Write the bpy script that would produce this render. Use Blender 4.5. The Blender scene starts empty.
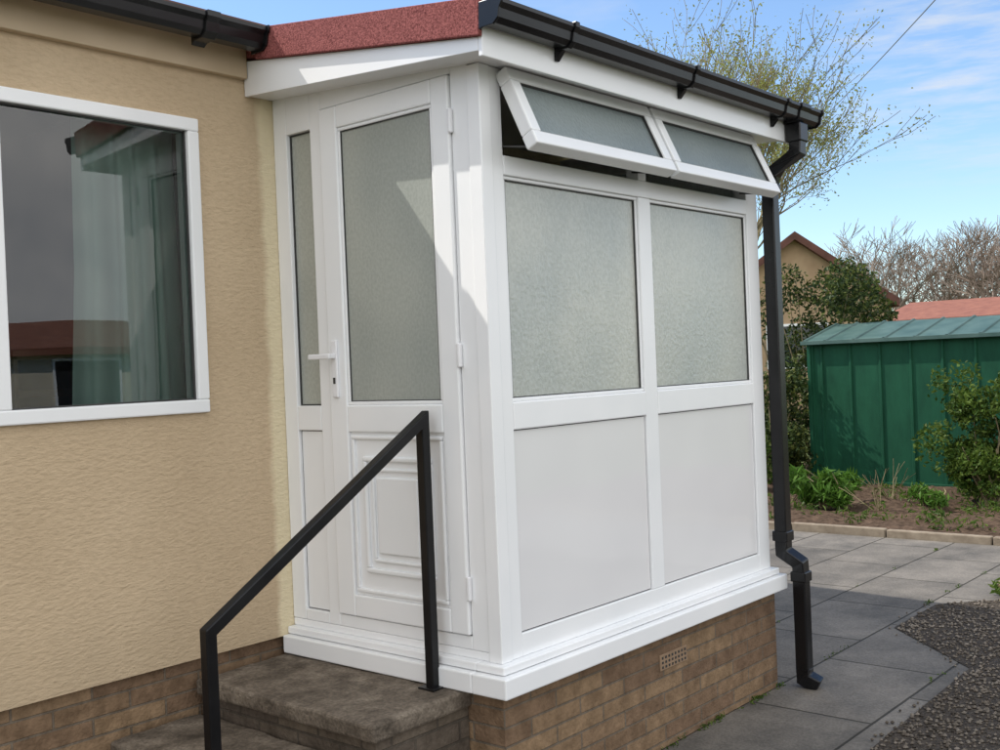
import bpy, math, random, bmesh
from mathutils import Vector, Matrix
from mathutils import noise as mn
R=random.Random(7)
S=bpy.context.scene
GZ=-1.66   # ground level (camera eye level is z=0)

# ---------------------------------------------------------------- materials
def newmat(n):
    m=bpy.data.materials.new(n); m.use_nodes=True
    nt=m.node_tree; nt.nodes.clear()
    o=nt.nodes.new('ShaderNodeOutputMaterial')
    return m,nt,o
def N(nt,t,**k):
    n=nt.nodes.new(t)
    for a,b in k.items():
        if hasattr(n,a): setattr(n,a,b)
        else: n.inputs[a].default_value=b
    return n
def L(nt,a,b): nt.links.new(a,b)
def coords(nt,scale=(1,1,1)):
    g=N(nt,'ShaderNodeNewGeometry')
    m=N(nt,'ShaderNodeMapping'); m.inputs['Scale'].default_value=scale
    L(nt,g.outputs['Position'],m.inputs['Vector'])
    return m.outputs['Vector']
def ramp(nt,fac,stops):
    r=N(nt,'ShaderNodeValToRGB')
    e=r.color_ramp.elements
    while len(e)<len(stops): e.new(0.5)
    for i,(p,c) in enumerate(stops):
        e[i].position=p; e[i].color=(c[0],c[1],c[2],1)
    L(nt,fac,r.inputs['Fac']); return r.outputs['Color']
def noise(nt,vec,scale,detail=2,rough=0.55):
    n=N(nt,'ShaderNodeTexNoise'); n.inputs['Scale'].default_value=scale
    n.inputs['Detail'].default_value=detail; n.inputs['Roughness'].default_value=rough
    L(nt,vec,n.inputs['Vector']); return n.outputs['Fac']
def mixc(nt,a,b,f,mode='MIX'):
    m=N(nt,'ShaderNodeMix'); m.data_type='RGBA'; m.blend_type=mode
    for s,v in ((m.inputs[6],a),(m.inputs[7],b)):
        if hasattr(v,'links'): L(nt,v,s)
        else: s.default_value=(v[0],v[1],v[2],1)
    if hasattr(f,'links'): L(nt,f,m.inputs[0])
    else: m.inputs[0].default_value=f
    return m.outputs[2]
def bump(nt,h,strength,dist):
    b=N(nt,'ShaderNodeBump'); b.inputs['Strength'].default_value=strength; b.inputs['Distance'].default_value=dist
    L(nt,h,b.inputs['Height']); return b.outputs['Normal']
def simple(name,c1,c2,scale=5,rough=.5,bs=0.2,bd=.003,bscale=60,spec=.5,vs=(1,1,1),metal=0,coat=0):
    m,nt,o=newmat(name); v=coords(nt,vs)
    p=N(nt,'ShaderNodeBsdfPrincipled')
    L(nt,ramp(nt,noise(nt,v,scale),[(.3,c1),(.7,c2)]),p.inputs['Base Color'])
    p.inputs['Roughness'].default_value=rough; p.inputs['Specular IOR Level'].default_value=spec
    p.inputs['Metallic'].default_value=metal; p.inputs['Coat Weight'].default_value=coat
    if bs: L(nt,bump(nt,noise(nt,v,bscale),bs,bd),p.inputs['Normal'])
    L(nt,p.outputs[0],o.inputs[0]); return m
UPVC=simple('white_upvc',(.83,.845,.86),(.89,.895,.905),2.5,.22,.08,.002,9)
PANEL=simple('white_panel',(.755,.75,.76),(.80,.795,.80),1.5,.05,.30,.010,2.2,.9)
GASKET=simple('black_gasket',(.03,.03,.03),(.05,.05,.05),5,.6,0)
GAPG=simple('grey_gap',(.16,.16,.16),(.2,.2,.2),5,.7,0)
BLACK=simple('black_plastic',(.005,.005,.006),(.011,.011,.012),6,.26,.1,.002,30,.35)
BLACKM=simple('black_painted_metal',(.004,.004,.005),(.010,.010,.011),8,.33,.15,.001,90,.3)
FELT=simple('red_mineral_felt',(.12,.03,.03),(.38,.13,.12),150,.95,.8,.004,260,.2)
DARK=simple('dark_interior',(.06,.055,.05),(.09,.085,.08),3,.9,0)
CREAMIN=simple('interior_cream',(.55,.5,.4),(.6,.55,.45),3,.9,0)
SOIL=simple('soil',(.045,.03,.02),(.12,.08,.055),14,1,.9,.03,22,.1)
KERB=simple('kerb_stone',(.20,.16,.12),(.30,.25,.19),10,.9,.5,.005,60,.2)
TILE=simple('roof_tile',(.10,.05,.04),(.16,.09,.07),4,.8,.3,.01,10)
REDROOF=simple('red_roof',(.19,.065,.04),(.26,.10,.06),3,.8,.4,.02,6)
BROWNROOF=simple('brown_verge',(.08,.032,.022),(.14,.055,.04),3,.8,.2,.01,10)
TAN=simple('tan_wall',(.34,.23,.14),(.41,.29,.18),3,.9,.2,.004,40)
GLASSDK=simple('dark_window_glass',(.02,.025,.03),(.04,.045,.05),1,.05,0)
BARK=simple('bark',(.16,.13,.07),(.28,.23,.14),12,.9,.6,.01,40,.2)
BARKD=simple('bark_distant',(.17,.13,.10),(.27,.21,.165),3,.95,0)
METALH=simple('handle_white',(.8,.8,.82),(.85,.85,.87),5,.2,0)
FASC=simple('beige_fascia',(.48,.37,.24),(.56,.44,.30),4,.7,.2,.002,40)
GRASS=simple('grass_ground',(.05,.075,.02),(.11,.13,.045),3,1,.8,.03,30,.1)
WOODF=simple('wood_dark',(.05,.03,.02),(.08,.05,.03),6,.6,.1,.001,30)

def concmat():
    m,nt,o=newmat('step_stone'); v=coords(nt)
    p=N(nt,'ShaderNodeBsdfPrincipled'); p.inputs['Roughness'].default_value=.9; p.inputs['Specular IOR Level'].default_value=.25
    c=ramp(nt,noise(nt,v,7,5,.65),[(.3,(.06,.048,.036)),(.52,(.15,.122,.095)),(.75,(.28,.235,.185))])
    c=mixc(nt,c,ramp(nt,noise(nt,v,85,2),[(.35,(.6,.6,.6)),(.65,(1.2,1.2,1.2))]),.7,'MULTIPLY')
    L(nt,c,p.inputs['Base Color']); L(nt,bump(nt,noise(nt,v,38,4,.65),.9,.010),p.inputs['Normal'])
    L(nt,p.outputs[0],o.inputs[0]); return m
CONC=concmat()
def render_wall():
    m,nt,o=newmat('beige_render'); v=coords(nt); vs=coords(nt,(1,1,2.4))
    p=N(nt,'ShaderNodeBsdfPrincipled'); p.inputs['Roughness'].default_value=.85; p.inputs['Specular IOR Level'].default_value=.25
    base=ramp(nt,noise(nt,v,1.6,4),[(.3,(.53,.405,.265)),(.72,(.61,.475,.32))])
    h1=noise(nt,vs,30,4,.62)
    fine=ramp(nt,h1,[(.28,(.78,.76,.74)),(.6,(1,1,1))])
    base=mixc(nt,base,fine,.5,'MULTIPLY')
    sep=N(nt,'ShaderNodeSeparateXYZ'); L(nt,v,sep.inputs[0])
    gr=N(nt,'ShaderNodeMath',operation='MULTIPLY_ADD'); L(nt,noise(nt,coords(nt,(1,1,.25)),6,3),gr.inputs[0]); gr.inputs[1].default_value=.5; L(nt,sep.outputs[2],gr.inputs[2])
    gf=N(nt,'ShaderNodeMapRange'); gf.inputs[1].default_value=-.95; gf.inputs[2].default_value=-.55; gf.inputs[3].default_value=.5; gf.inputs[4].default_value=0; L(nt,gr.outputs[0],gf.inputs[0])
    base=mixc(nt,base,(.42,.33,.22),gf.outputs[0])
    a=N(nt,'ShaderNodeMath',operation='MULTIPLY_ADD'); L(nt,noise(nt,v,7),a.inputs[0]); a.inputs[1].default_value=.07; L(nt,sep.outputs[0],a.inputs[2])
    f=N(nt,'ShaderNodeMapRange'); f.inputs[1].default_value=-.050; f.inputs[2].default_value=-.015; L(nt,a.outputs[0],f.inputs[0])
    base=mixc(nt,base,(.74,.64,.44),f.outputs[0])
    L(nt,base,p.inputs['Base Color'])
    L(nt,bump(nt,h1,.65,.011),p.inputs['Normal'])
    L(nt,p.outputs[0],o.inputs[0]); return m
RENDER=render_wall()
def brickmat(name,c1,c2,mort,w=.225,h=.075,ms=.006):
    m,nt,o=newmat(name); g=N(nt,'ShaderNodeNewGeometry'); sep=N(nt,'ShaderNodeSeparateXYZ'); L(nt,g.outputs['Position'],sep.inputs[0])
    ad=N(nt,'ShaderNodeMath',operation='ADD'); L(nt,sep.outputs[0],ad.inputs[0]); L(nt,sep.outputs[1],ad.inputs[1])
    cb=N(nt,'ShaderNodeCombineXYZ'); L(nt,ad.outputs[0],cb.inputs[0]); L(nt,sep.outputs[2],cb.inputs[1])
    b=N(nt,'ShaderNodeTexBrick'); L(nt,cb.outputs[0],b.inputs['Vector'])
    b.inputs['Scale'].default_value=1; b.inputs['Brick Width'].default_value=w; b.inputs['Row Height'].default_value=h
    b.inputs['Mortar Size'].default_value=ms; b.inputs['Mortar Smooth'].default_value=.3
    b.inputs['Color1'].default_value=(*c1,1); b.inputs['Color2'].default_value=(*c2,1); b.inputs['Mortar'].default_value=(*mort,1)
    v=coords(nt)
    col=mixc(nt,b.outputs['Color'],ramp(nt,noise(nt,v,14,5,.65),[(.3,(.45,.43,.41)),(.7,(1.1,1.1,1.1))]),.85,'MULTIPLY')
    p=N(nt,'ShaderNodeBsdfPrincipled'); p.inputs['Roughness'].default_value=.9; p.inputs['Specular IOR Level'].default_value=.2
    L(nt,col,p.inputs['Base Color'])
    iv=N(nt,'ShaderNodeMath',operation='MULTIPLY_ADD'); L(nt,b.outputs['Fac'],iv.inputs[0]); iv.inputs[1].default_value=-1
    L(nt,noise(nt,v,60),iv.inputs[2])
    L(nt,bump(nt,iv.outputs[0],.7,.008),p.inputs['Normal'])
    L(nt,p.outputs[0],o.inputs[0]); return m
BRICK=brickmat('buff_brick',(.29,.195,.115),(.195,.125,.08),(.18,.145,.11),.30,.068,.005)
STEPB=brickmat('step_brick',(.15,.12,.09),(.10,.08,.065),(.09,.075,.06))
def pavemat():
    m,nt,o=newmat('paving_slabs'); v=coords(nt)
    b=N(nt,'ShaderNodeTexBrick'); L(nt,v,b.inputs['Vector']); b.offset=.5
    b.inputs['Scale'].default_value=1; b.inputs['Brick Width'].default_value=.9; b.inputs['Row Height'].default_value=.6
    b.inputs['Mortar Size'].default_value=.008; b.inputs['Mortar Smooth'].default_value=.4
    b.inputs['Color1'].default_value=(.155,.142,.126,1); b.inputs['Color2'].default_value=(.21,.192,.17,1); b.inputs['Mortar'].default_value=(.05,.045,.035,1)
    n1=ramp(nt,noise(nt,v,2.6,6,.68),[(.3,(.5,.5,.5)),(.7,(1.15,1.12,1.08))])
    col=mixc(nt,b.outputs['Color'],n1,1,'MULTIPLY')
    n2=ramp(nt,noise(nt,v,90,2),[(.35,(.7,.7,.7)),(.65,(1.15,1.15,1.15))])
    col=mixc(nt,col,n2,.7,'MULTIPLY')
    p=N(nt,'ShaderNodeBsdfPrincipled'); p.inputs['Roughness'].default_value=.8; p.inputs['Specular IOR Level'].default_value=.3
    L(nt,col,p.inputs['Base Color'])
    iv=N(nt,'ShaderNodeMath',operation='MULTIPLY_ADD'); L(nt,b.outputs['Fac'],iv.inputs[0]); iv.inputs[1].default_value=-1.5
    L(nt,noise(nt,v,50,3),iv.inputs[2])
    L(nt,bump(nt,iv.outputs[0],.6,.005),p.inputs['Normal'])
    L(nt,p.outputs[0],o.inputs[0]); return m
PAVE=pavemat()
def islandmat(name,cols,rough=.9,trans=0,spec=.2):
    m,nt,o=newmat(name); g=N(nt,'ShaderNodeNewGeometry')
    k=len(cols); c=ramp(nt,g.outputs['Random Per Island'],[(i/(k-1),cols[i]) for i in range(k)])
    c=mixc(nt,c,ramp(nt,noise(nt,coords(nt),1.7,1),[(.3,(.6,.6,.6)),(.7,(1.1,1.1,1.1))]),.8,'MULTIPLY')
    p=N(nt,'ShaderNodeBsdfPrincipled'); p.inputs['Roughness'].default_value=rough; p.inputs['Specular IOR Level'].default_value=spec
    L(nt,c,p.inputs['Base Color'])
    if trans:
        t=N(nt,'ShaderNodeBsdfTranslucent'); L(nt,c,t.inputs[0]); mx=N(nt,'ShaderNodeMixShader'); mx.inputs[0].default_value=trans
        L(nt,p.outputs[0],mx.inputs[1]); L(nt,t.outputs[0],mx.inputs[2]); L(nt,mx.outputs[0],o.inputs[0])
    else: L(nt,p.outputs[0],o.inputs[0])
    return m
PEB=islandmat('gravel_stones',[(.05,.043,.036),(.14,.115,.09),(.22,.19,.155),(.10,.08,.062),(.28,.24,.2)])
GRAV=simple('gravel_bed',(.035,.028,.022),(.10,.082,.065),60,.95,1,.02,70,.2)
LEAFG=islandmat('leaf_green',[(.035,.08,.012),(.08,.14,.02),(.14,.20,.035),(.05,.10,.015)],.5,.35)
LEAFD=islandmat('leaf_dark',[(.015,.035,.010),(.035,.06,.016),(.06,.09,.02),(.17,.19,.045)],.5,.25)
LEAFY=islandmat('leaf_bud',[(.28,.30,.07),(.38,.38,.11),(.22,.26,.06)],.6,.4)
LEAFB=islandmat('leaf_bright',[(.06,.14,.02),(.10,.22,.03),(.14,.26,.04)],.5,.35)

def shedmat():
    m,nt,o=newmat('green_painted_steel'); v=coords(nt,(1,1,.35))
    p=N(nt,'ShaderNodeBsdfPrincipled'); p.inputs['Roughness'].default_value=.6; p.inputs['Specular IOR Level'].default_value=.2
    c=ramp(nt,noise(nt,v,5,5,.7),[(.3,(.006,.050,.026)),(.7,(.012,.082,.042))]); L(nt,c,p.inputs['Base Color'])
    L(nt,p.outputs[0],o.inputs[0]); return m
SHED=shedmat()
SHEDR=simple('shed_roof_steel',(.045,.09,.08),(.08,.135,.12),4,.55,.1,.002,20,.3)
def frosted(name,ca,cb,tl):
    m,nt,o=newmat(name); v=coords(nt,(1,1,.75))
    n1=noise(nt,v,95,2,.5)
    nm=bump(nt,n1,.6,.005)
    d=N(nt,'ShaderNodeBsdfDiffuse')
    lo=noise(nt,coords(nt,(1,1,.8)),1.6,2)
    base=ramp(nt,lo,[(.35,ca),(.65,cb)])
    col=mixc(nt,base,ramp(nt,n1,[(.35,(.88,.89,.88)),(.65,(1.05,1.05,1.05))]),1,'MULTIPLY'); L(nt,col,d.inputs[0])
    t=N(nt,'ShaderNodeBsdfTranslucent'); t.inputs[0].default_value=(.84,.86,.82,1)
    mx=N(nt,'ShaderNodeMixShader'); mx.inputs[0].default_value=tl; L(nt,d.outputs[0],mx.inputs[1]); L(nt,t.outputs[0],mx.inputs[2])
    g=N(nt,'ShaderNodeBsdfGlossy'); g.inputs['Roughness'].default_value=.10; L(nt,nm,g.inputs['Normal']); g.inputs[0].default_value=(.93,.95,.95,1)
    fr=N(nt,'ShaderNodeFresnel'); fr.inputs[0].default_value=1.7; L(nt,nm,fr.inputs['Normal'])
    m2=N(nt,'ShaderNodeMixShader'); L(nt,fr.outputs[0],m2.inputs[0]); L(nt,mx.outputs[0],m2.inputs[1]); L(nt,g.outputs[0],m2.inputs[2])
    L(nt,m2.outputs[0],o.inputs[0]); return m
FROST=frosted('obscure_glass',(.50,.535,.51),(.64,.65,.59),.2)
FROSTV=frosted('obscure_vent_glass',(.27,.32,.33),(.36,.41,.41),.3)  # darker copy: dim ground reflection of the tilted sashes put into the colour
FROSTD=frosted('obscure_door_glass',(.38,.41,.385),(.52,.54,.49),.2)
def clearglass():
    m,nt,o=newmat('window_glass')
    nm=bump(nt,noise(nt,coords(nt),1.3,1),.15,.01)
    g=N(nt,'ShaderNodeBsdfGlossy'); g.inputs['Roughness'].default_value=.005; L(nt,nm,g.inputs['Normal'])
    t=N(nt,'ShaderNodeBsdfTransparent'); t.inputs[0].default_value=(.85,.90,.88,1)
    fr=N(nt,'ShaderNodeFresnel'); fr.inputs[0].default_value=1.95
    m2=N(nt,'ShaderNodeMixShader'); L(nt,fr.outputs[0],m2.inputs[0]); L(nt,t.outputs[0],m2.inputs[1]); L(nt,g.outputs[0],m2.inputs[2])
    L(nt,m2.outputs[0],o.inputs[0]); return m
GLASS=clearglass()
CURT=simple('teal_curtain',(.27,.40,.36),(.42,.54,.49),6,.9,.2,.002,200,.1,(1,1,.1))
NET=simple('cream_curtain',(.5,.46,.36),(.6,.55,.45),6,.9,.2,.002,200,.1,(1,1,.1))

# ---------------------------------------------------------------- mesh helpers
def empty(name,loc=(0,0,0)):
    e=bpy.data.objects.new(name,None); e.location=loc; S.collection.objects.link(e); return e
def mesh(name,vs,fs,mat,parent=None,smooth=False,bevel=0,loc=None):
    me=bpy.data.meshes.new(name); me.from_pydata(vs,[],fs); me.update()
    o=bpy.data.objects.new(name,me); S.collection.objects.link(o)
    mats=mat if isinstance(mat,(list,tuple)) else [mat]
    for m in mats: me.materials.append(m)
    if smooth:
        for p in me.polygons: p.use_smooth=True
    if bevel:
        b=o.modifiers.new('b','BEVEL'); b.width=bevel; b.segments=2; b.limit_method='ANGLE'; b.angle_limit=math.radians(40)
    if parent: o.parent=parent
    if loc: o.location=loc
    return o
BF=[(0,3,2,1),(4,5,6,7),(0,1,5,4),(1,2,6,5),(2,3,7,6),(3,0,4,7)]
def bv(x0,x1,y0,y1,z0,z1):
    return [(x0,y0,z0),(x1,y0,z0),(x1,y1,z0),(x0,y1,z0),(x0,y0,z1),(x1,y0,z1),(x1,y1,z1),(x0,y1,z1)]
def box(name,x0,x1,y0,y1,z0,z1,mat,parent=None,bevel=.003):
    return mesh(name,bv(x0,x1,y0,y1,z0,z1),BF,mat,parent,bevel=bevel)
def boxes(name,lst,mat,parent=None,bevel=.003):
    vs=[];fs=[]
    for b in lst:
        n=len(vs); vs+=bv(*b); fs+=[tuple(i+n for i in f) for f in BF]
    return mesh(name,vs,fs,mat,parent,bevel=bevel)
def prismx(name,prof,x0,x1,mat,parent=None,bevel=.002):
    n=len(prof); vs=[(x0,y,z) for y,z in prof]+[(x1,y,z) for y,z in prof]
    fs=[tuple(range(n)),tuple(reversed(range(n,2*n)))]+[(i,i+n,(i+1)%n+n,(i+1)%n) for i in range(n)]
    o=mesh(name,vs,fs,mat,parent,bevel=bevel)
    bm=bmesh.new(); bm.from_mesh(o.data); bmesh.ops.recalc_face_normals(bm,faces=bm.faces); bm.to_mesh(o.data); bm.free()
    return o
def bar(name,pts,w,h,mat,parent=None,bevel=.003):
    P=[Vector(p) for p in pts]; vs=[];fs=[]
    for i,p in enumerate(P):
        d0=(P[i]-P[i-1]).normalized() if i>0 else (P[1]-P[0]).normalized()
        d1=(P[i+1]-P[i]).normalized() if i<len(P)-1 else d0
        t=(d0+d1).normalized()
        ref=Vector((0,1,0)) if abs(d0.y)<.9 and abs(d1.y)<.9 else Vector((1,0,0))
        if abs(t.y)>.5: ref=Vector((1,0,0))
        s=ref-t*ref.dot(t); s.normalize()
        u=t.cross(s).normalized(); k=1/max(.4,math.cos(d0.angle(d1)/2) if d0.angle(d1)>1e-4 else 1)
        a=s*w/2; b=u*h/2*k
        for q in (a+b,-a+b,-a-b,a-b): vs.append(tuple(p+q))
    for i in range(len(P)-1):
        for j in range(4):
            fs.append((i*4+j,i*4+(j+1)%4,(i+1)*4+(j+1)%4,(i+1)*4+j))
    fs.append((3,2,1,0)); e=(len(P)-1)*4; fs.append((e,e+1,e+2,e+3))
    return mesh(name,vs,fs,mat,parent,bevel=bevel)
def frame_x(name,y,d,x0,x1,z0,z1,w,mat,parent,bevel=.004):
    return boxes(name,[(x0,x1,y,y+d,z0,z0+w),(x0,x1,y,y+d,z1-w,z1),(x0,x0+w,y,y+d,z0+w,z1-w),(x1-w,x1,y,y+d,z0+w,z1-w)],mat,parent,bevel)
def frame_y(name,x,d,y0,y1,z0,z1,w,mat,parent,bevel=.004):
    return boxes(name,[(x,x+d,y0,y1,z0,z0+w),(x,x+d,y0,y1,z1-w,z1),(x,x+d,y0,y0+w,z0+w,z1-w),(x,x+d,y1-w,y1,z0+w,z1-w)],mat,parent,bevel)

# ================================================================ PORCH
WY=1.171; LX=2.08
porch=empty('porch')
box('corner_post',0,.062,0,.062,-1.062,1.078,UPVC,porch,.004)
boxes('front_frame',[(.062,.125,.006,.07,-1.062,1.078),(1.005,1.10,.006,.07,-.977,.693),(1.97,LX,.006,.07,-1.062,1.078),
 (.125,1.97,.006,.07,-1.062,-.977),
 (.125,1.97,.004,.072,.693,.765),(1.015,1.075,.006,.07,.765,1.05),(.125,1.97,.006,.07,1.045,1.078)],UPVC,porch,.004)
box('front_mid_rail',.1255,1.0045,.004,.07,-.235,-.133,UPVC,porch,.005)
box('front_mid_rail_b',1.1005,1.9695,.004,.07,-.235,-.133,UPVC,porch,.005)
for i,(a,b) in enumerate(((.125,1.005),(1.10,1.97))):
    frame_x('glazing_bead_%d'%i,.014,.02,a,b,-.133,.693,.014,UPVC,porch,.004)
    frame_x('gasket_%d'%i,.018,.012,a+.014,b-.014,-.119,.679,.004,GASKET,porch,0)
    box('front_glass_%d'%i,a+.01,b-.01,.026,.034,-.125,.685,FROST,porch,0)
    box('front_panel_%d'%i,a+.004,b-.004,.016,.05,-.973,-.239,PANEL,porch,.002)
    frame_x('panel_gap_%d'%i,.02,.03,a,b,-.977,-.235,.004,GASKET,porch,0)
for i,(a,b) in enumerate(((.10,1.035),(1.055,1.985))):
    v=empty('vent_window_%d'%i,(0,-.012,1.062)); v.parent=porch; v.rotation_euler=(-math.radians(25),0,0)
    frame_x('sash_%d'%i,-.03,.055,a,b,-.325,0,.055,UPVC,v,.006)
    frame_x('sash_gasket_%d'%i,-.022,.02,a+.054,b-.054,-.271,-.054,.005,GASKET,v,0)
    box('vent_glass_%d'%i,a+.05,b-.05,-.012,-.004,-.275,-.05,FROSTV,v,0)
    bar('stay_%d'%i,[(a+.03,.03,.80),(a+.03,-.125,.775)],.012,.006,GASKET,porch,0)
    bar('stay_r_%d'%i,[(b-.03,.03,.80),(b-.03,-.125,.775)],.012,.006,GASKET,porch,0)
boxes('door_side_frame',[(.006,.07,.062,.145,-1.03,1.16),(.006,.07,.868,.935,-1.03,1.16),(.006,.07,1.085,WY-.002,-1.03,1.16),
 (.006,.07,.935,1.085,-1.03,-.985),(.006,.07,.935,1.085,-.235,-.133),(.006,.07,.935,1.085,1.0,1.16),
 (.006,.07,.145,.868,1.068,1.16),(.006,.07,.145,.868,-1.03,-.982),(.0065,.068,.062,WY-.003,-1.062,-1.031)],UPVC,porch,.004)
box('sidelight_glass',.03,.038,.93,1.09,-.14,1.01,FROSTD,porch,0)
box('sidelight_panel',.02,.05,.94,1.08,-.98,-.24,UPVC,porch,.002)
frame_y('sidelight_gasket',.024,.012,.935,1.085,-.133,1.0,.006,GASKET,porch,0)
frame_y('sidelight_panel_gap',.022,.02,.935,1.085,-.985,-.235,.005,GAPG,porch,0)
door=empty('door'); door.parent=porch
y0,y1=.149,.864
boxes('leaf_frame',[(-.006,.05,y0,y0+.088,-.977,1.064),(-.006,.05,y1-.103,y1,-.977,1.064),(-.006,.05,y0+.088,y1-.103,.975,1.064),
  (-.006,.05,y0+.088,y1-.103,-.977,-.89),(-.006,.05,y0+.088,y1-.103,-.24,-.132)],UPVC,door,.006)
frame_y('leaf_shadow_gap',.016,.04,y0-.004,y1+.004,-.982,1.068,.004,GAPG,door,0)
frame_y('door_bead',.001,.02,y0+.088,y1-.103,-.132,.975,.014,UPVC,door,.004)
frame_y('door_gasket',.005,.012,y0+.102,y1-.117,-.118,.961,.004,GASKET,door,0)
box('door_glass',.010,.018,y0+.098,y1-.113,-.125,.968,FROSTD,door,0)
pz0,pz1,py0,py1=-.89,-.24,y0+.088,y1-.103
box('door_panel',.008,.04,py0,py1,pz0,pz1,UPVC,door,.001)
frame_y('panel_mould_a',-.004,.014,py0+.012,py1-.012,pz0+.012,pz1-.012,.016,UPVC,door,.005)
frame_y('panel_mould_b',-.006,.017,py0+.075,py1-.075,pz0+.095,pz1-.095,.02,UPVC,door,.006)
frame_y('panel_mould_c',-.003,.014,py0+.118,py1-.118,pz0+.14,pz1-.14,.014,UPVC,door,.005)
box('panel_field',-.005,.012,py0+.15,py1-.15,pz0+.175,pz1-.175,UPVC,door,.006)
box('handle_plate',-.018,-.006,.80,.832,-.10,.13,METALH,door,.004)
box('handle_lever',-.058,-.044,.80,.93,.055,.077,METALH,door,.005)
box('handle_neck',-.056,-.016,.806,.826,.056,.076,METALH,door,.004)
boxes('key_cylinder',[(-.021,-.016,.810,.822,-.045,-.02)],GASKET,door,.001)
boxes('hinges',[(-.014,.004,.132,.150,z,z+.09) for z in (-.85,-.0,.85)],METALH,door,.006)
boxes('end_frame',[(LX-.07,LX-.004,.07,WY-.002,-1.06,-.977),(LX-.07,LX-.004,.07,WY-.002,-.235,-.133),(LX-.07,LX-.004,.07,WY-.002,1.0,1.14),
 (LX-.07,LX-.004,1.08,WY-.002,-.977,1.0),(LX-.07,LX-.004,.07,.10,-.977,1.0)],UPVC,porch,.004)
box('end_glass',LX-.045,LX-.037,.09,1.09,-.14,1.01,FROST,porch,0)
box('end_panel',LX-.05,LX-.02,.09,1.09,-.98,-.23,PANEL,porch,.002)
boxes('sill_upper',[(-.03,LX+.02,-.032,.10,-1.092,-1.062),(-.03,.08,.10,WY-.004,-1.092,-1.062)],UPVC,porch,.005)
boxes('sill_lower',[(-.058,LX+.045,-.062,.10,-1.168,-1.094),(-.058,.08,.10,WY-.004,-1.168,-1.094)],UPVC,porch,.006)
box('porch_floor',.08,LX-.07,.10,WY-.01,-1.15,-1.08,CREAMIN,porch,0)
boxes('brick_plinth',[(.0,LX+.02,.0,.10,GZ-.05,-1.170),(.0,.10,.10,WY-.004,GZ-.05,-1.170),(LX-.08,LX+.02,.10,WY-.004,GZ-.05,-1.170)],BRICK,porch,.002)
boxes('air_brick',[(1.02,1.24,-.004,.02,-1.33,-1.262)],simple('terracotta',(.24,.16,.10),(.30,.205,.13),20,.9,.2),porch,.002)
boxes('air_brick_holes',[(1.035+.026*i,1.045+.026*i,-.0065,.01,-1.322+.02*j,-1.312+.02*j) for i in range(8) for j in range(3)],GASKET,porch,0)
prismx('roof_body',[(-.12,1.070),(-.12,1.108),(1.168,1.297),(1.168,1.160)],-.118,LX+.14,UPVC,porch,.002)
prismx('barge_board',[(-.122,1.066),(-.122,1.112),(1.166,1.300),(1.166,1.155)],-.136,-.119,UPVC,porch,.002)
box('front_fascia',-.137,LX+.145,-.142,-.1235,1.045,1.175,UPVC,porch,.003)
prismx('felt_verge',[(-.145,1.108),(-.15,1.236),(1.06,1.412),(1.06,1.284)],-.158,-.1375,FELT,porch,.004)
prismx('felt_roof',[(-.145,1.19),(-.150,1.232),(1.166,1.424),(1.166,1.31)],-.1370,LX+.15,FELT,porch,.004)
gprof0=[(-.146,1.205),(-.146,1.13),(-.160,1.115),(-.212,1.115),(-.232,1.135),(-.238,1.170),(-.252,1.190),(-.252,1.207),(-.243,1.207),(-.232,1.175),(-.226,1.14),(-.208,1.122),(-.162,1.122),(-.153,1.132),(-.153,1.205)]
def gz(P): return [(-.144+(y+.144)*.9,1.214-(1.207-z)*.82) for y,z in P]
gprof=gz(gprof0)
gut=empty('gutter'); gut.parent=porch
prismx('gutter_channel',gprof,-.15,LX+.26,BLACK,gut,.001)
def gout(x0,x1):
    return prismx('gutter_bracket',gz([(-.144,1.212),(-.144,1.10),(-.158,1.106),(-.214,1.107),(-.240,1.130),(-.247,1.168),(-.260,1.190),(-.260,1.214)]),x0,x1,BLACK,gut,.002)
gout(-.156,-.146)
for x in (.27,1.12,1.97):
    gout(x-.012,x+.012)
    prismx('bracket_arm',[(-.143,1.13),(-.143,1.098),(-.150,1.098),(-.180,1.13)],x-.011,x+.011,BLACK,gut,.001)
gout(2.10,2.20); gout(LX+.255,LX+.265)
box('outlet',2.105,2.195,-.228,-.150,1.04,1.130,BLACK,gut,.006)
bar('swan_neck',[(2.15,-.189,1.06),(2.15,-.189,.99),(2.13,-.060,.90),(2.13,-.050,.84)],.066,.066,BLACK,gut,.006)
bar('downpipe',[(2.128,-.045,.90),(2.128,-.045,-.965)],.065,.065,BLACK,gut,.006)
bar('lower_offset',[(2.128,-.045,-.93),(2.128,-.045,-.985),(2.150,-.120,-1.04),(2.150,-.122,-1.10),(2.150,-.122,-1.59)],.066,.066,BLACK,gut,.006)
bar('shoe',[(2.150,-.122,-1.56),(2.150,-.122,-1.61),(2.165,-.19,-1.645)],.072,.072,BLACK,gut,.006)
boxes('pipe_collars',[(2.088,2.168,-.085,-.004,z,z+.05) for z in (.80,-.93)]+[(2.110,2.190,-.162,-.082,-1.13,-1.08)],BLACK,gut,.005)

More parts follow.
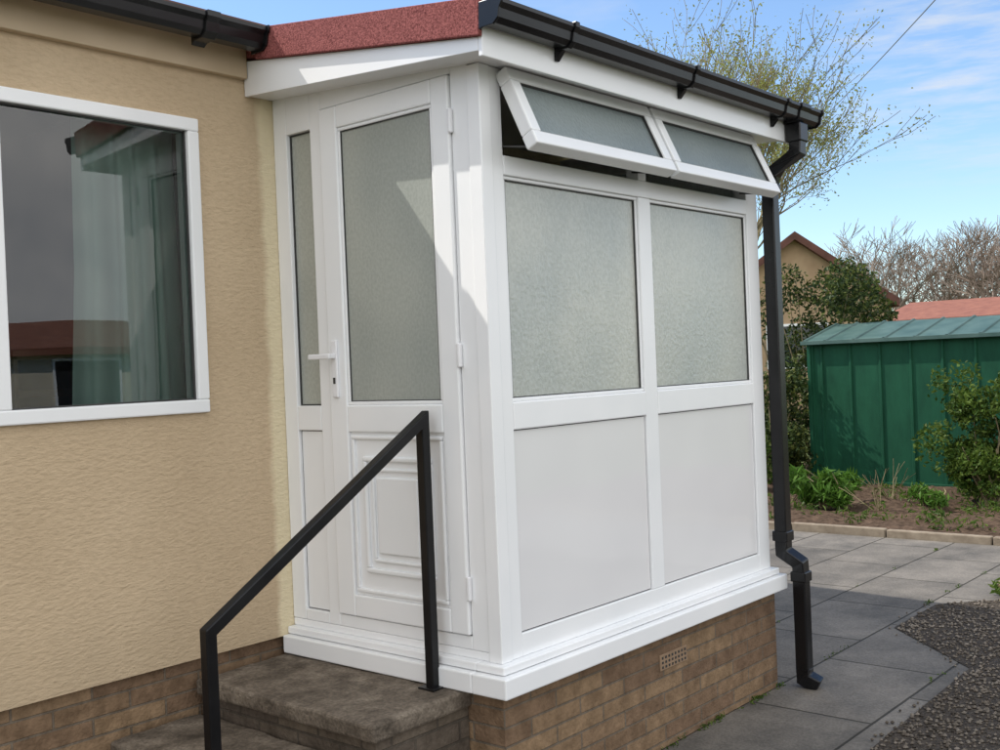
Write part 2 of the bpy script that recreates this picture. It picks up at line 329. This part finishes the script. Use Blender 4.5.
# ================================================================ PARK HOME
home=empty('park_home')
HX0,HX1=-7.0,2.95
wx0,wx1,wz0,wz1=-2.30,-.377,-.136,1.026
T=WY+.12
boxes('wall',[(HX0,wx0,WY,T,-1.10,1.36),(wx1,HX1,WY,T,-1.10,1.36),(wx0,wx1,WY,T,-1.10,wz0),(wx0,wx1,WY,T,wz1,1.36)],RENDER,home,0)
boxes('rear_walls',[(HX0,HX0+.12,T,7.5,GZ,1.36),(HX1-.12,HX1,T,7.5,GZ,1.36),(HX0,HX1,7.38,7.5,GZ,1.36)],RENDER,home,0)
box('plinth',HX0+.02,-.004,WY+.03,T,GZ-.05,-1.10,BRICK,home,.002)
box('plinth_b',LX+.024,HX1-.02,WY+.03,T,GZ-.05,-1.10,BRICK,home,.002)
box('drip_rail',HX0,-.14,WY-.035,WY+.01,1.222,1.345,FASC,home,.004)
box('drip_rail_b',LX+.16,HX1,WY-.035,WY+.01,1.222,1.345,FASC,home,.004)
prismx('eave_soffit',[(WY-.10,1.346),(WY-.10,1.40),(WY+.2,1.44),(WY+.2,1.346)],HX0-.1,HX1+.1,FASC,home,.002)
prismx('roof',[(1.02,1.39),(1.02,1.42),(4.3,2.15),(7.7,1.42),(7.7,1.39),(4.3,2.08)],HX0-.2,HX1+.15,TILE,home,.002)
def hs(P): return [(y,1.395-(1.395-z)*.88) for y,z in P]
prismx('eaves_gutter',hs([(y+1.214,z+.183) for y,z in gprof0]),HX0-.1,-.165,BLACK,home,.001)
for x in (-.42,-1.35,-2.3,-3.3):
    prismx('eaves_bracket',hs([(1.07,1.395),(1.07,1.270),(1.05,1.285),(1.0,1.288),(.972,1.31),(.964,1.35),(.952,1.372),(.952,1.397)]),x-.03,x+.03,BLACK,home,.002)
prismx('eaves_stop_end',hs([(1.07,1.395),(1.07,1.290),(1.05,1.29),(1.0,1.29),(.972,1.31),(.964,1.35),(.952,1.372),(.952,1.397)]),-.168,-.160,BLACK,home,.001)
win=empty('house_window'); win.parent=home
frame_x('window_frame',WY-.022,.09,wx0,wx1,wz0,wz1,.052,UPVC,win,.006)
box('window_mullion',-1.235,-1.170,WY-.020,WY+.06,wz0+.052,wz1-.052,UPVC,win,.005)
for a,b in ((wx0+.052,-1.235),(-1.17,wx1-.052)):
    frame_x('window_gasket',WY-.003,.012,a,b,wz0+.052,wz1-.052,.006,GASKET,win,0)
    mesh('window_pane',[(a,WY+.01,wz0+.04),(b,WY+.01,wz0+.04),(b,WY+.01,wz1-.04),(a,WY+.01,wz1-.04)],[(0,1,2,3)],GLASS,win)
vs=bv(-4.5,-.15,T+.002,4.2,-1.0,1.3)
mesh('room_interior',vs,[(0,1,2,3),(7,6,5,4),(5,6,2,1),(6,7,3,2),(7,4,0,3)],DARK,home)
def curtain(name,x0,x1,y,z0,z1,mat,amp=.022,f=70,par=None):
    n=int((x1-x0)/.004); vs=[];fs=[]
    rr=random.Random(3)
    ph=[rr.uniform(0,6) for _ in range(4)]
    for i in range(n+1):
        x=x0+(x1-x0)*i/n
        for j,z in enumerate((z0,(z0+z1)/2,z1)):
            a=amp*(1-.35*j/2)
            vs.append((x+.014*math.sin(x*9+j*.8)-.03*(j==0)*(x1-x)/(x1-x0),y+a*math.sin(x*f+ph[0]+.4*j)+a*.6*math.sin(x*f*.43+ph[1]+.2*j),z))
    for i in range(n):
        for j in range(2):
            fs.append((i*3+j,(i+1)*3+j,(i+1)*3+j+1,i*3+j+1))
    return mesh(name,vs,fs,mat,par,smooth=True)
curtain('curtain',-.80,-.36,T+.07,-.30,1.14,CURT,.022,62,par=win)
curtain('curtain_b',-2.30,-1.85,T+.07,-.30,1.14,CURT,par=win)
box('inner_sill',wx0,wx1,T-.03,T+.035,wz0-.0,wz0+.03,UPVC,win,.004)
boxes('chair_back',[(-.90,-.88,1.7,1.73,-.6,.12),(-.66,-.64,1.7,1.73,-.6,.12),(-.90,-.64,1.7,1.73,.10,.14),(-.90,-.64,1.7,1.73,-.05,-.02)],WOODF,win,.004)

# ================================================================ STEPS + HANDRAIL
steps=empty('concrete_steps')
def slab(name,x0,x1,y0,y1,z0,z1):
    nx,ny=14,22; vs=[];fs=[]
    for k,z in ((0,z0),(1,z1)):
        for i in range(nx+1):
            for j in range(ny+1):
                x=x0+(x1-x0)*i/nx; y=y0+(y1-y0)*j/ny
                e=.010*mn.noise(Vector((x*9,y*9,z*5+k)))
                if i in(0,nx) : x+=e*1.2
                if j in(0,ny) : y+=e*1.2
                vs.append((x,y,z+(e*.6 if k else 0)))
    W=(ny+1); B=(nx+1)*W
    for i in range(nx):
        for j in range(ny):
            a=i*W+j; fs.append((a,a+1,a+W+1,a+W)); fs.append((B+a,B+a+W,B+a+W+1,B+a+1))
    for i in range(nx):
        a=i*W; fs.append((a,a+W,B+a+W,B+a)); a=i*W+ny; fs.append((a,B+a,B+a+W,a+W))
    for j in range(ny):
        a=j; fs.append((a,B+a,B+a+1,a+1)); a=nx*W+j; fs.append((a,a+1,B+a+1,B+a))
    return mesh(name,vs,fs,CONC,steps,bevel=.010)
slab('tread_top',-.49,-.004,.150,WY-.006,-1.235,-1.172)
slab('tread_mid',-.86,-.475,.10,WY-.006,-1.375,-1.310)
slab('tread_low',-1.22,-.84,.06,WY-.006,-1.525,-1.460)
boxes('risers',[(-.465,-.004,.168,WY-.006,GZ-.02,-1.23),(-.835,-.467,.12,WY-.006,GZ-.02,-1.37),(-1.19,-.837,.08,WY-.006,GZ-.02,-1.52)],STEPB,steps,.004)
rail=empty('metal_handrail')
bar('top_rail',[(-.07,.28,-1.168),(-.07,.28,-.185),(-1.02,.28,-.765),(-1.02,.28,-1.455)],.038,.038,BLACKM,rail,.004)
boxes('base_plates',[(-.11,-.03,.24,.32,-1.1715,-1.164),(-1.06,-.98,.24,.32,-1.4595,-1.450)],BLACKM,rail,.002)

# ================================================================ GROUND
mesh('ground',[(-400,-400,GZ-.03),(500,-400,GZ-.03),(500,500,GZ-.03),(-400,500,GZ-.03)],[(0,1,2,3)],GRASS)
mesh('paving',[(-12,-9,GZ),(6.62,-9,GZ),(6.62,14,GZ),(-12,14,GZ)],[(0,1,2,3)],PAVE)
gp=[(-4,-.75),(1.48,-.72),(2.89,-.68),(3.52,-.05),(4.25,-.05),(4.62,-.40),(4.75,-7),(-4,-7)]
mesh('gravel',[(x,y,GZ+.004) for x,y in reversed(gp)],[tuple(range(len(gp)))],GRAV)
def inpoly(x,y,P):
    c=False;j=len(P)-1
    for i in range(len(P)):
        if (P[i][1]>y)!=(P[j][1]>y) and x<(P[j][0]-P[i][0])*(y-P[i][1])/(P[j][1]-P[i][1])+P[i][0]: c=not c
        j=i
    return c
vs=[];fs=[]
for _ in range(15000):
    x=R.uniform(1.0,4.8); y=R.uniform(-2.6,.04)
    edge=not inpoly(x,y,gp)
    if edge and (R.random()>.12 or not inpoly(x+.03,y-.07,gp)): continue
    s=R.uniform(.005,.014); n=len(vs); a=R.uniform(0,6.28); e=R.uniform(.6,1)
    for k in range(5):
        t=a+k*1.257+R.uniform(-.25,.25); vs.append((x+s*math.cos(t),y+s*e*math.sin(t),GZ+.006+s*.25))
    vs.append((x+R.uniform(-.3,.3)*s,y,GZ+.006+s*.9)); vs.append((x,y,GZ))
    for k in range(5):
        fs.append((n+k,n+(k+1)%5,n+5)); fs.append((n+(k+1)%5,n+k,n+6))
mesh('gravel_stones',vs,fs,PEB)
vs=[];fs=[]
def hb(x,y): return GZ+.03+.07*mn.noise(Vector((x*1.3,y*1.3,0)))+.03*mn.noise(Vector((x*6,y*6,2)))+.02*mn.noise(Vector((x*17,y*17,5)))
nx,ny=110,220
for i in range(nx+1):
    for j in range(ny+1):
        x=6.71+5.2*i/nx; y=-6+14*j/ny; vs.append((x,y,hb(x,y)))
for i in range(nx):
    for j in range(ny):
        a=i*(ny+1)+j; fs.append((a,a+ny+1,a+ny+2,a+1))
mesh('garden_bed',vs,fs,SOIL,smooth=True)
kb=[];y=-6
while y<8:
    l=.9; kb.append((6.63+R.uniform(-.008,.008),6.70,y+.006,y+l-.006,GZ-.05,GZ+.075+R.uniform(-.008,.008))); y+=l
boxes('kerb',kb,KERB,None,.01)

# ================================================================ foliage helpers
def leafmesh(name,pts,size,mat,parent=None,up=.0,loc=None,asp=.5):
    vs=[];fs=[]
    for p in pts:
        p=Vector(p); d=Vector((R.gauss(0,1),R.gauss(0,1),R.gauss(0,1)+up)).normalized()
        s=d.cross(Vector((R.gauss(0,1),R.gauss(0,1),R.gauss(0,1)))).normalized()
        l=size*R.uniform(.6,1.3); w=l*asp; n=len(vs); nn=d.cross(s)*l*.12
        vs+= [tuple(p-d*l/2),tuple(p+s*w/2+nn),tuple(p+d*l/2),tuple(p-s*w/2+nn)]
        fs+= [(n,n+1,n+2),(n,n+2,n+3)]
    return mesh(name,vs,fs,mat,parent,loc=loc)
def tube(vs,fs,a,b,ra,rb,sides=4):
    d=(b-a)
    if d.length<1e-6: return
    d.normalize(); s=d.cross(Vector((.3,.2,1)) if abs(d.z)<.9 else Vector((1,0,0))).normalized(); u=d.cross(s)
    n=len(vs)
    for p,r in ((a,ra),(b,rb)):
        for k in range(sides):
            t=k*2*math.pi/sides; vs.append(tuple(p+(s*math.cos(t)+u*math.sin(t))*r))
    for k in range(sides): fs.append((n+k,n+(k+1)%sides,n+sides+(k+1)%sides,n+sides+k))
def grow(vs,fs,tips,p,d,r,l,depth,spread,upb,rr,kids=(2,3),rmin=.003,segs=3):
    a=p
    for s in range(segs):
        d=(d+Vector((rr.gauss(0,.13),rr.gauss(0,.13),rr.gauss(0,.08)+upb))).normalized()
        b=a+d*(l/segs); r2=max(rmin,r*.88)
        tube(vs,fs,a,b,r,r2,5 if r>.03 else 3)
        if depth<=2: tips.append((b,d,depth))
        if depth>0 and s>0 and rr.random()<.7:
            q=(d+Vector((rr.gauss(0,1),rr.gauss(0,1),rr.gauss(0,.5))).normalized()*spread).normalized()
            grow(vs,fs,tips,b,q,max(rmin,r2*.5),l*rr.uniform(.5,.8),depth-1,spread,upb,rr,kids,rmin,segs)
        a=b; r=r2
    if depth>0:
        for k in range(rr.randint(*kids)):
            q=(d+Vector((rr.gauss(0,1),rr.gauss(0,1),rr.gauss(0,.6))).normalized()*spread).normalized()
            grow(vs,fs,tips,a,q,max(rmin,r*.68),l*rr.uniform(.62,.88),depth-1,spread,upb,rr,kids,rmin,segs)

def budding_tree(name,loc,seed,h,leafn,mat_leaf):
    rr=random.Random(seed); t=empty(name,loc); vs=[];fs=[];tips=[]
    tube(vs,fs,Vector((0,0,-.1)),Vector((.05,0,1.4*h)),.17,.13,8)
    for k in range(7):
        a=k*.9+rr.uniform(-.3,.3)
        grow(vs,fs,tips,Vector((.05,0,1.35*h)),Vector((math.cos(a)*.58,math.sin(a)*.58,1)).normalized(),.07,1.6*h,4,.58,.10,rr,(2,3),.0045)
    mesh('trunk_and_limbs',vs,fs,BARK,t)
    pts=[]
    for b,d,dep in tips:
        if dep==2 and rr.random()<.5: continue
        for _ in range(leafn if b.z>4.2 else 1):
            pts.append(b+Vector((rr.gauss(0,.08),rr.gauss(0,.08),rr.gauss(0,.09))))
    leafmesh('leaves',pts,.052,mat_leaf,t)
    return t
budding_tree('budding_tree',(13.2,6.45,GZ),11,1.15,4,LEAFY)

dt=empty('distant_trees'); vs=[];fs=[]
rr=random.Random(5)
for k in range(17):
    x=52+rr.uniform(-4,10); y=(x+2.93)*(.205+.0145*k)-2.55+rr.uniform(-.8,.8); tips=[]
    hh=rr.uniform(.75,1.25)
    tube(vs,fs,Vector((x,y,GZ)),Vector((x,y,GZ+1.6)),.2,.16,6)
    for q in range(4):
        a=q*1.6+rr.random()
        grow(vs,fs,tips,Vector((x,y,GZ+1.5)),Vector((math.cos(a)*.45,math.sin(a)*.45,1)).normalized(),.10,1.75*hh,4,.6,.03,rr,(2,3),.013,2)
mesh('trunks_and_twigs',vs,fs,BARKD,dt)

def shrub(name,loc,blobs,n,size,mat,asp=.5,gap=-.12):
    e=empty(name,loc); pts=[]
    for (cx,cy,cz,rx,ry,rz,w) in blobs:
        for _ in range(int(n*w)):
            v=Vector((R.gauss(0,1),R.gauss(0,1),R.gauss(0,1))).normalized()*(R.uniform(.25,1)**.6)
            p=Vector((cx+v.x*rx,cy+v.y*ry,cz+v.z*rz))
            if p.z<.02: p.z=R.uniform(.02,.1)
            if mn.noise(p*5.0)<gap: continue
            pts.append(p)
    leafmesh('leaves',pts,size,mat,e,asp=asp)
    vs=[];fs=[]
    for _ in range(24):
        b=R.choice(blobs); q=Vector((b[0]+R.uniform(-.6,.6)*b[3],b[1]+R.uniform(-.6,.6)*b[4],b[2]+R.uniform(-.2,.9)*b[5]))
        s=Vector((R.uniform(-.1,.1),R.uniform(-.1,.1),0)); m=(s+q)/2+Vector((R.uniform(-.08,.08),R.uniform(-.08,.08),.05))
        tube(vs,fs,s,m,.012,.009,4); tube(vs,fs,m,q,.009,.004,4)
    mesh('stems',vs,fs,BARK,e)
    return e
def rb(n,rx,ry,z0,z1,r0,r1):
    return [(R.uniform(-rx,rx),R.uniform(-ry,ry),R.uniform(z0,z1),*( [R.uniform(r0,r1)]*3 ),1/n*1.0) for _ in range(n)]
shrub('evergreen_shrub',(11.8,4.20,GZ),rb(24,.7,.90,.5,2.62,.30,.5),24000,.07,LEAFD)
shrub('evergreen_shrub',(9.9,3.95,GZ),rb(12,.30,.42,.2,1.5,.2,.32),9000,.06,LEAFD)
shrub('leafy_shrub',(9.25,4.0,GZ),rb(8,.25,.35,.15,.8,.16,.26),4000,.06,LEAFG)
shrub('leafy_shrub',(9.0,1.02,GZ),rb(20,.32,.42,.2,1.32,.18,.32),15000,.06,LEAFG)
shrub('leafy_plant',(8.05,2.36,GZ+.03),rb(9,.22,.24,.12,.30,.12,.18),1800,.15,LEAFB,.2)
shrub('leafy_plant',(8.6,1.50,GZ+.03),rb(6,.2,.2,.06,.15,.07,.12),500,.09,LEAFB,.3)
shrub('leafy_plant',(4.62,-.45,GZ),rb(6,.12,.12,.03,.08,.05,.08),450,.05,LEAFG,.4)
shrub('leafy_plant',(3.15,-1.08,GZ),rb(5,.07,.07,.03,.07,.04,.06),260,.04,LEAFG,.4)
wp=[]
for _ in range(90):
    cx,cy=R.uniform(6.9,9.7),R.uniform(-.6,3.2)
    for _ in range(R.randint(6,26)): wp.append((cx+R.gauss(0,.06),cy+R.gauss(0,.06),hb(cx,cy)+R.uniform(0,.09)))
leafmesh('bed_weeds',wp,.07,LEAFG,None,asp=.3)
wp=[]
for _ in range(60):
    if R.random()<.5: cx,cy=R.uniform(0,2.1),R.uniform(-.035,-.005)
    else: cx,cy=R.uniform(1.6,6.5),round(R.uniform(-1,1.0)/.6)*.6+R.gauss(0,.006)
    if inpoly(cx,cy,gp): continue
    for _ in range(R.randint(3,14)): wp.append((cx+R.gauss(0,.018),cy+R.gauss(0,.006),GZ+R.uniform(0,.018)))
leafmesh('joint_weeds',wp,.022,LEAFG,None,asp=.35)
vs=[];fs=[];tp=[]
for cx,cy in ((7.9,1.75),(8.6,1.9),(8.3,2.9)):
    for k in range(5):
        grow(vs,fs,tp,Vector((cx,cy,GZ)),Vector((R.gauss(0,.4),R.gauss(0,.4),1)).normalized(),.008,.28,1,.5,.0,R,(1,2),.003,3)
mesh('rose_bush',vs,fs,BARK)

# ================================================================ SHED
shed=empty('garden_shed')
sx0,sx1,sy0,sy1=10.1,12.0,.35,3.43; sz0,sz1=GZ+.03,.14; rz=.37
def ribprof(a0,a1,step,dep):
    pts=[];a=a0
    while a<a1-1e-6:
        e=min(a+step,a1)
        pts+=[(a,0),(e-.045,0),(e-.036,dep),(e-.012,dep)]; a=e
    pts.append((a1,0)); return pts
def ribwall(name,axis,c,sgn,a0,a1,z0,z1,mat):
    P=ribprof(a0,a1,.37,.020); vs=[];fs=[]
    for a,d in P:
        for z in (z0,z1):
            vs.append((c+sgn*d,a,z) if axis=='x' else (a,c+sgn*d,z))
    for i in range(len(P)-1): fs.append((2*i,2*i+2,2*i+3,2*i+1))
    return mesh(name,vs,fs,mat,shed)
ribwall('front_wall','x',sx0,-1,sy0,sy1,sz0,sz1,SHED); ribwall('back_wall','x',sx1,1,sy0,sy1,sz0,sz1,SHED)
ribwall('side_wall','y',sy1,1,sx0,sx1,sz0,sz1,SHED); ribwall('side_wall_b','y',sy0,-1,sx0,sx1,sz0,sz1,SHED)
boxes('trims',[(sx0-.035,sx0+.02,sy0-.035,sy1+.035,sz0-.03,sz0+.04),(sx0-.034,sx0+.02,sy0-.034,sy1+.034,sz1-.05,sz1+.01),(sx0-.036,sx0+.03,sy1-.01,sy1+.036,sz0,sz1),(sx0-.036,sx0+.03,sy0-.036,sy0+.01,sz0,sz1)],SHED,shed,.004)
mx=(sx0+sx1)/2
for s,(xa,xb) in enumerate(((sx0-.08,mx),(sx1+.08,mx))):
    P=ribprof(sy0-.08,sy1+.08,.37,.018); vs=[];fs=[]
    for a,d in P: vs+=[(xa,a,sz1+.0+d),(xb,a,rz+d)]
    for i in range(len(P)-1): fs.append((2*i,2*i+2,2*i+3,2*i+1))
    mesh('roof_slope_%d'%s,vs,fs,SHEDR,shed)
for yy in (sy0,sy1): mesh('gable',[(sx0,yy,sz1-.02),(sx1,yy,sz1-.02),(mx,yy,rz)],[(0,1,2)],SHED,shed)
boxes('roof_trim',[(sx0-.10,sx0-.075,sy0-.09,sy1+.09,sz1-.035,sz1+.012)],SHEDR,shed,.003)

# ================================================================ NEIGHBOUR BUILDINGS
def bungalow(name,x0,x1,y0,y1,ez,rz,axis,wall,roof,ov=.3,wins=(),t=.16):
    e=empty(name)
    if axis=='x':
        ym=(y0+y1)/2; k=(rz-ez)/((y1-y0)/2)
        vs=[(x0,y0,GZ),(x0,y1,GZ),(x0,y1,ez),(x0,ym,rz),(x0,y0,ez),(x1,y0,GZ),(x1,y1,GZ),(x1,y1,ez),(x1,ym,rz),(x1,y0,ez)]
        fs=[(0,1,2,3,4),(5,9,8,7,6),(0,4,9,5),(1,6,7,2)]
        mesh('walls',vs,fs,wall,e)
        a=(y0-ov,ez-k*ov);b=(ym,rz);c=(y1+ov,ez-k*ov)
        prismx('roof',[a,b,c,(c[0],c[1]+t),(b[0],b[1]+t),(a[0],a[1]+t)],x0-ov,x1+ov,roof,e,0)
    else:
        xm=(x0+x1)/2; k=(rz-ez)/((x1-x0)/2)
        vs=[(x0,y0,GZ),(x1,y0,GZ),(x1,y0,ez),(xm,y0,rz),(x0,y0,ez),(x0,y1,GZ),(x1,y1,GZ),(x1,y1,ez),(xm,y1,rz),(x0,y1,ez)]
        fs=[(0,1,2,3,4),(5,9,8,7,6),(0,4,9,5),(1,6,7,2)]
        mesh('walls',vs,fs,wall,e)
        P=[(x0-ov,ez-k*ov),(xm,rz),(x1+ov,ez-k*ov)]; Q=P+[(p[0],p[1]+t) for p in reversed(P)]
        n=len(Q); vs=[(p[0],y0-ov,p[1]) for p in Q]+[(p[0],y1+ov,p[1]) for p in Q]
        fs=[tuple(range(n)),tuple(reversed(range(n,2*n)))]+[(i,i+n,(i+1)%n+n,(i+1)%n) for i in range(n)]
        mesh('roof',vs,fs,roof,e)
    for w in wins:
        box('window',*w,GLASSDK,e,0)
        x0_,x1_,y0_,y1_,z0_,z1_=w
        if (x1_-x0_)>(y1_-y0_): frame_x('window_frame',y0_-.01,(y1_-y0_)+.02,x0_-.06,x1_+.06,z0_-.06,z1_+.06,.06,UPVC,e,0)
        else: frame_y('window_frame',x0_-.01,(x1_-x0_)+.02,y0_-.06,y1_+.06,z0_-.06,z1_+.06,.06,UPVC,e,0)
    return e
b1=bungalow('tan_bungalow',0,8,0,4.4,1.25,2.85,'x',TAN,BROWNROOF,.25,[(-.04,.02,1.5,2.9,-.3,.7)],.20)
b1.location=(24,7.75,0); b1.rotation_euler=(0,0,math.radians(33))
bungalow('red_roof_bungalow',38,45,-1.0,13.2,1.0,1.72,'y',TAN,REDROOF,.3)
bungalow('red_roof_bungalow',1.5,13,-26,-19,.70,1.45,'x',simple('cream_wall',(.6,.55,.45),(.68,.62,.5),2,.9,0),REDROOF,.3,[(3,4.4,-19.03,-18.97,-.5,.5),(6,8,-19.03,-18.97,-.6,.5),(9.5,11,-19.03,-18.97,-.5,.5)])
shrub('hedge',(14.2,-1.5,GZ),rb(14,.4,2.6,.3,1.3,.35,.5),9000,.10,LEAFD)

cu=bpy.data.curves.new('overhead_cable','CURVE'); cu.dimensions='3D'; cu.bevel_depth=.008
sp=cu.splines.new('POLY')
p0=Vector((3.5,-2.7,3.95)); p1=Vector((28.1,11.8,6.4))
sp.points.add(24)
for i in range(25):
    t=i/24; p=p0.lerp(p1,t); p.z-=4*t*(1-t)*.15
    sp.points[i].co=(*p,1)
co=bpy.data.objects.new('overhead_cable',cu); S.collection.objects.link(co); cu.materials.append(GAPG)

# ================================================================ LIGHT
az=math.radians(-25); el=math.radians(50)
sd=Vector((math.sin(az)*math.cos(el),math.cos(az)*math.cos(el),math.sin(el)))
sl=bpy.data.lights.new('sun','SUN'); sl.energy=4.6; sl.angle=math.radians(.5); sl.color=(1,.95,.87)
so=bpy.data.objects.new('sun',sl); S.collection.objects.link(so); so.rotation_euler=sd.to_track_quat('Z','Y').to_euler(); so.location=(0,0,20)
w=bpy.data.worlds.new('World'); S.world=w; w.use_nodes=True; nt=w.node_tree; nt.nodes.clear()
o=N(nt,'ShaderNodeOutputWorld'); bg=N(nt,'ShaderNodeBackground'); bg.inputs[1].default_value=.15
sky=N(nt,'ShaderNodeTexSky'); sky.sky_type='NISHITA'; sky.sun_disc=False; sky.sun_elevation=el; sky.sun_rotation=az
sky.air_density=1.0; sky.dust_density=.4; sky.ozone_density=1.3
skyc=mixc(nt,sky.outputs[0],(1.15,1.28,1.42),1,'MULTIPLY')
tc=N(nt,'ShaderNodeTexCoord'); mp=N(nt,'ShaderNodeMapping'); mp.inputs['Scale'].default_value=(1.2,1.2,5); mp.inputs['Rotation'].default_value=(0,.15,.3)
L(nt,tc.outputs['Generated'],mp.inputs['Vector'])
n=noise(nt,mp.outputs[0],2.6,5,.6)
f=N(nt,'ShaderNodeMapRange'); f.inputs[1].default_value=.58; f.inputs[2].default_value=.86; f.inputs[4].default_value=.55; L(nt,n,f.inputs[0])
c=mixc(nt,skyc,(5.0,5.3,5.8),f.outputs[0])
# one thin wisp of cirrus in the south-east
dw=N(nt,'ShaderNodeVectorMath',operation='DOT_PRODUCT'); L(nt,tc.outputs['Generated'],dw.inputs[0]); dw.inputs[1].default_value=(.927,.287,.241)
fw=N(nt,'ShaderNodeMapRange'); fw.inputs[1].default_value=.992; fw.inputs[2].default_value=1.0; L(nt,dw.outputs['Value'],fw.inputs[0])
mp2=N(nt,'ShaderNodeMapping'); mp2.inputs['Scale'].default_value=(4,4,26); L(nt,tc.outputs['Generated'],mp2.inputs['Vector'])
nw=N(nt,'ShaderNodeMapRange'); nw.inputs[1].default_value=.42; nw.inputs[2].default_value=.75; nw.inputs[4].default_value=.8; L(nt,noise(nt,mp2.outputs[0],3,5,.6),nw.inputs[0])
mw=N(nt,'ShaderNodeMath',operation='MULTIPLY'); L(nt,fw.outputs[0],mw.inputs[0]); L(nt,nw.outputs[0],mw.inputs[1])
c=mixc(nt,c,(5.4,5.6,5.9),mw.outputs[0])
# bright cloud bank opposite the sun, added behind the camera to lift shaded whites
dm=N(nt,'ShaderNodeVectorMath',operation='DOT_PRODUCT'); L(nt,tc.outputs['Generated'],dm.inputs[0]); dm.inputs[1].default_value=(-.42,-.88,.2)
n2=noise(nt,tc.outputs['Generated'],3.2,4,.6)
a2=N(nt,'ShaderNodeMath',operation='MULTIPLY_ADD'); L(nt,n2,a2.inputs[0]); a2.inputs[1].default_value=1.3; L(nt,dm.outputs['Value'],a2.inputs[2])
f2=N(nt,'ShaderNodeMapRange'); f2.inputs[1].default_value=.62; f2.inputs[2].default_value=.95; L(nt,a2.outputs[0],f2.inputs[0])
cc=ramp(nt,n2,[(.40,(1,.99,.97)),(.66,(.50,.54,.60))])
cc=mixc(nt,cc,(13,13,13),1,'MULTIPLY')
c=mixc(nt,c,cc,f2.outputs[0])
L(nt,c,bg.inputs[0]); L(nt,bg.outputs[0],o.inputs[0])

# ================================================================ CAMERA
X=Vector((.6490,.03266,-.7601)).normalized(); Y=Vector((-.7599,-.02553,-.6495)); Y=(Y-X*Y.dot(X)).normalized(); Z=X.cross(Y)
cam=bpy.data.cameras.new('camera'); cam.sensor_width=36; cam.lens=39.38; cam.clip_end=2000; cam.clip_start=.05
c=bpy.data.objects.new('camera',cam); S.collection.objects.link(c); S.camera=c
M=Matrix((X,Y,Z)).to_4x4(); M.translation=Vector((-2.927,-2.546,0)); c.matrix_world=M
S.view_settings.view_transform='Standard'; S.view_settings.look='None'; S.view_settings.exposure=0
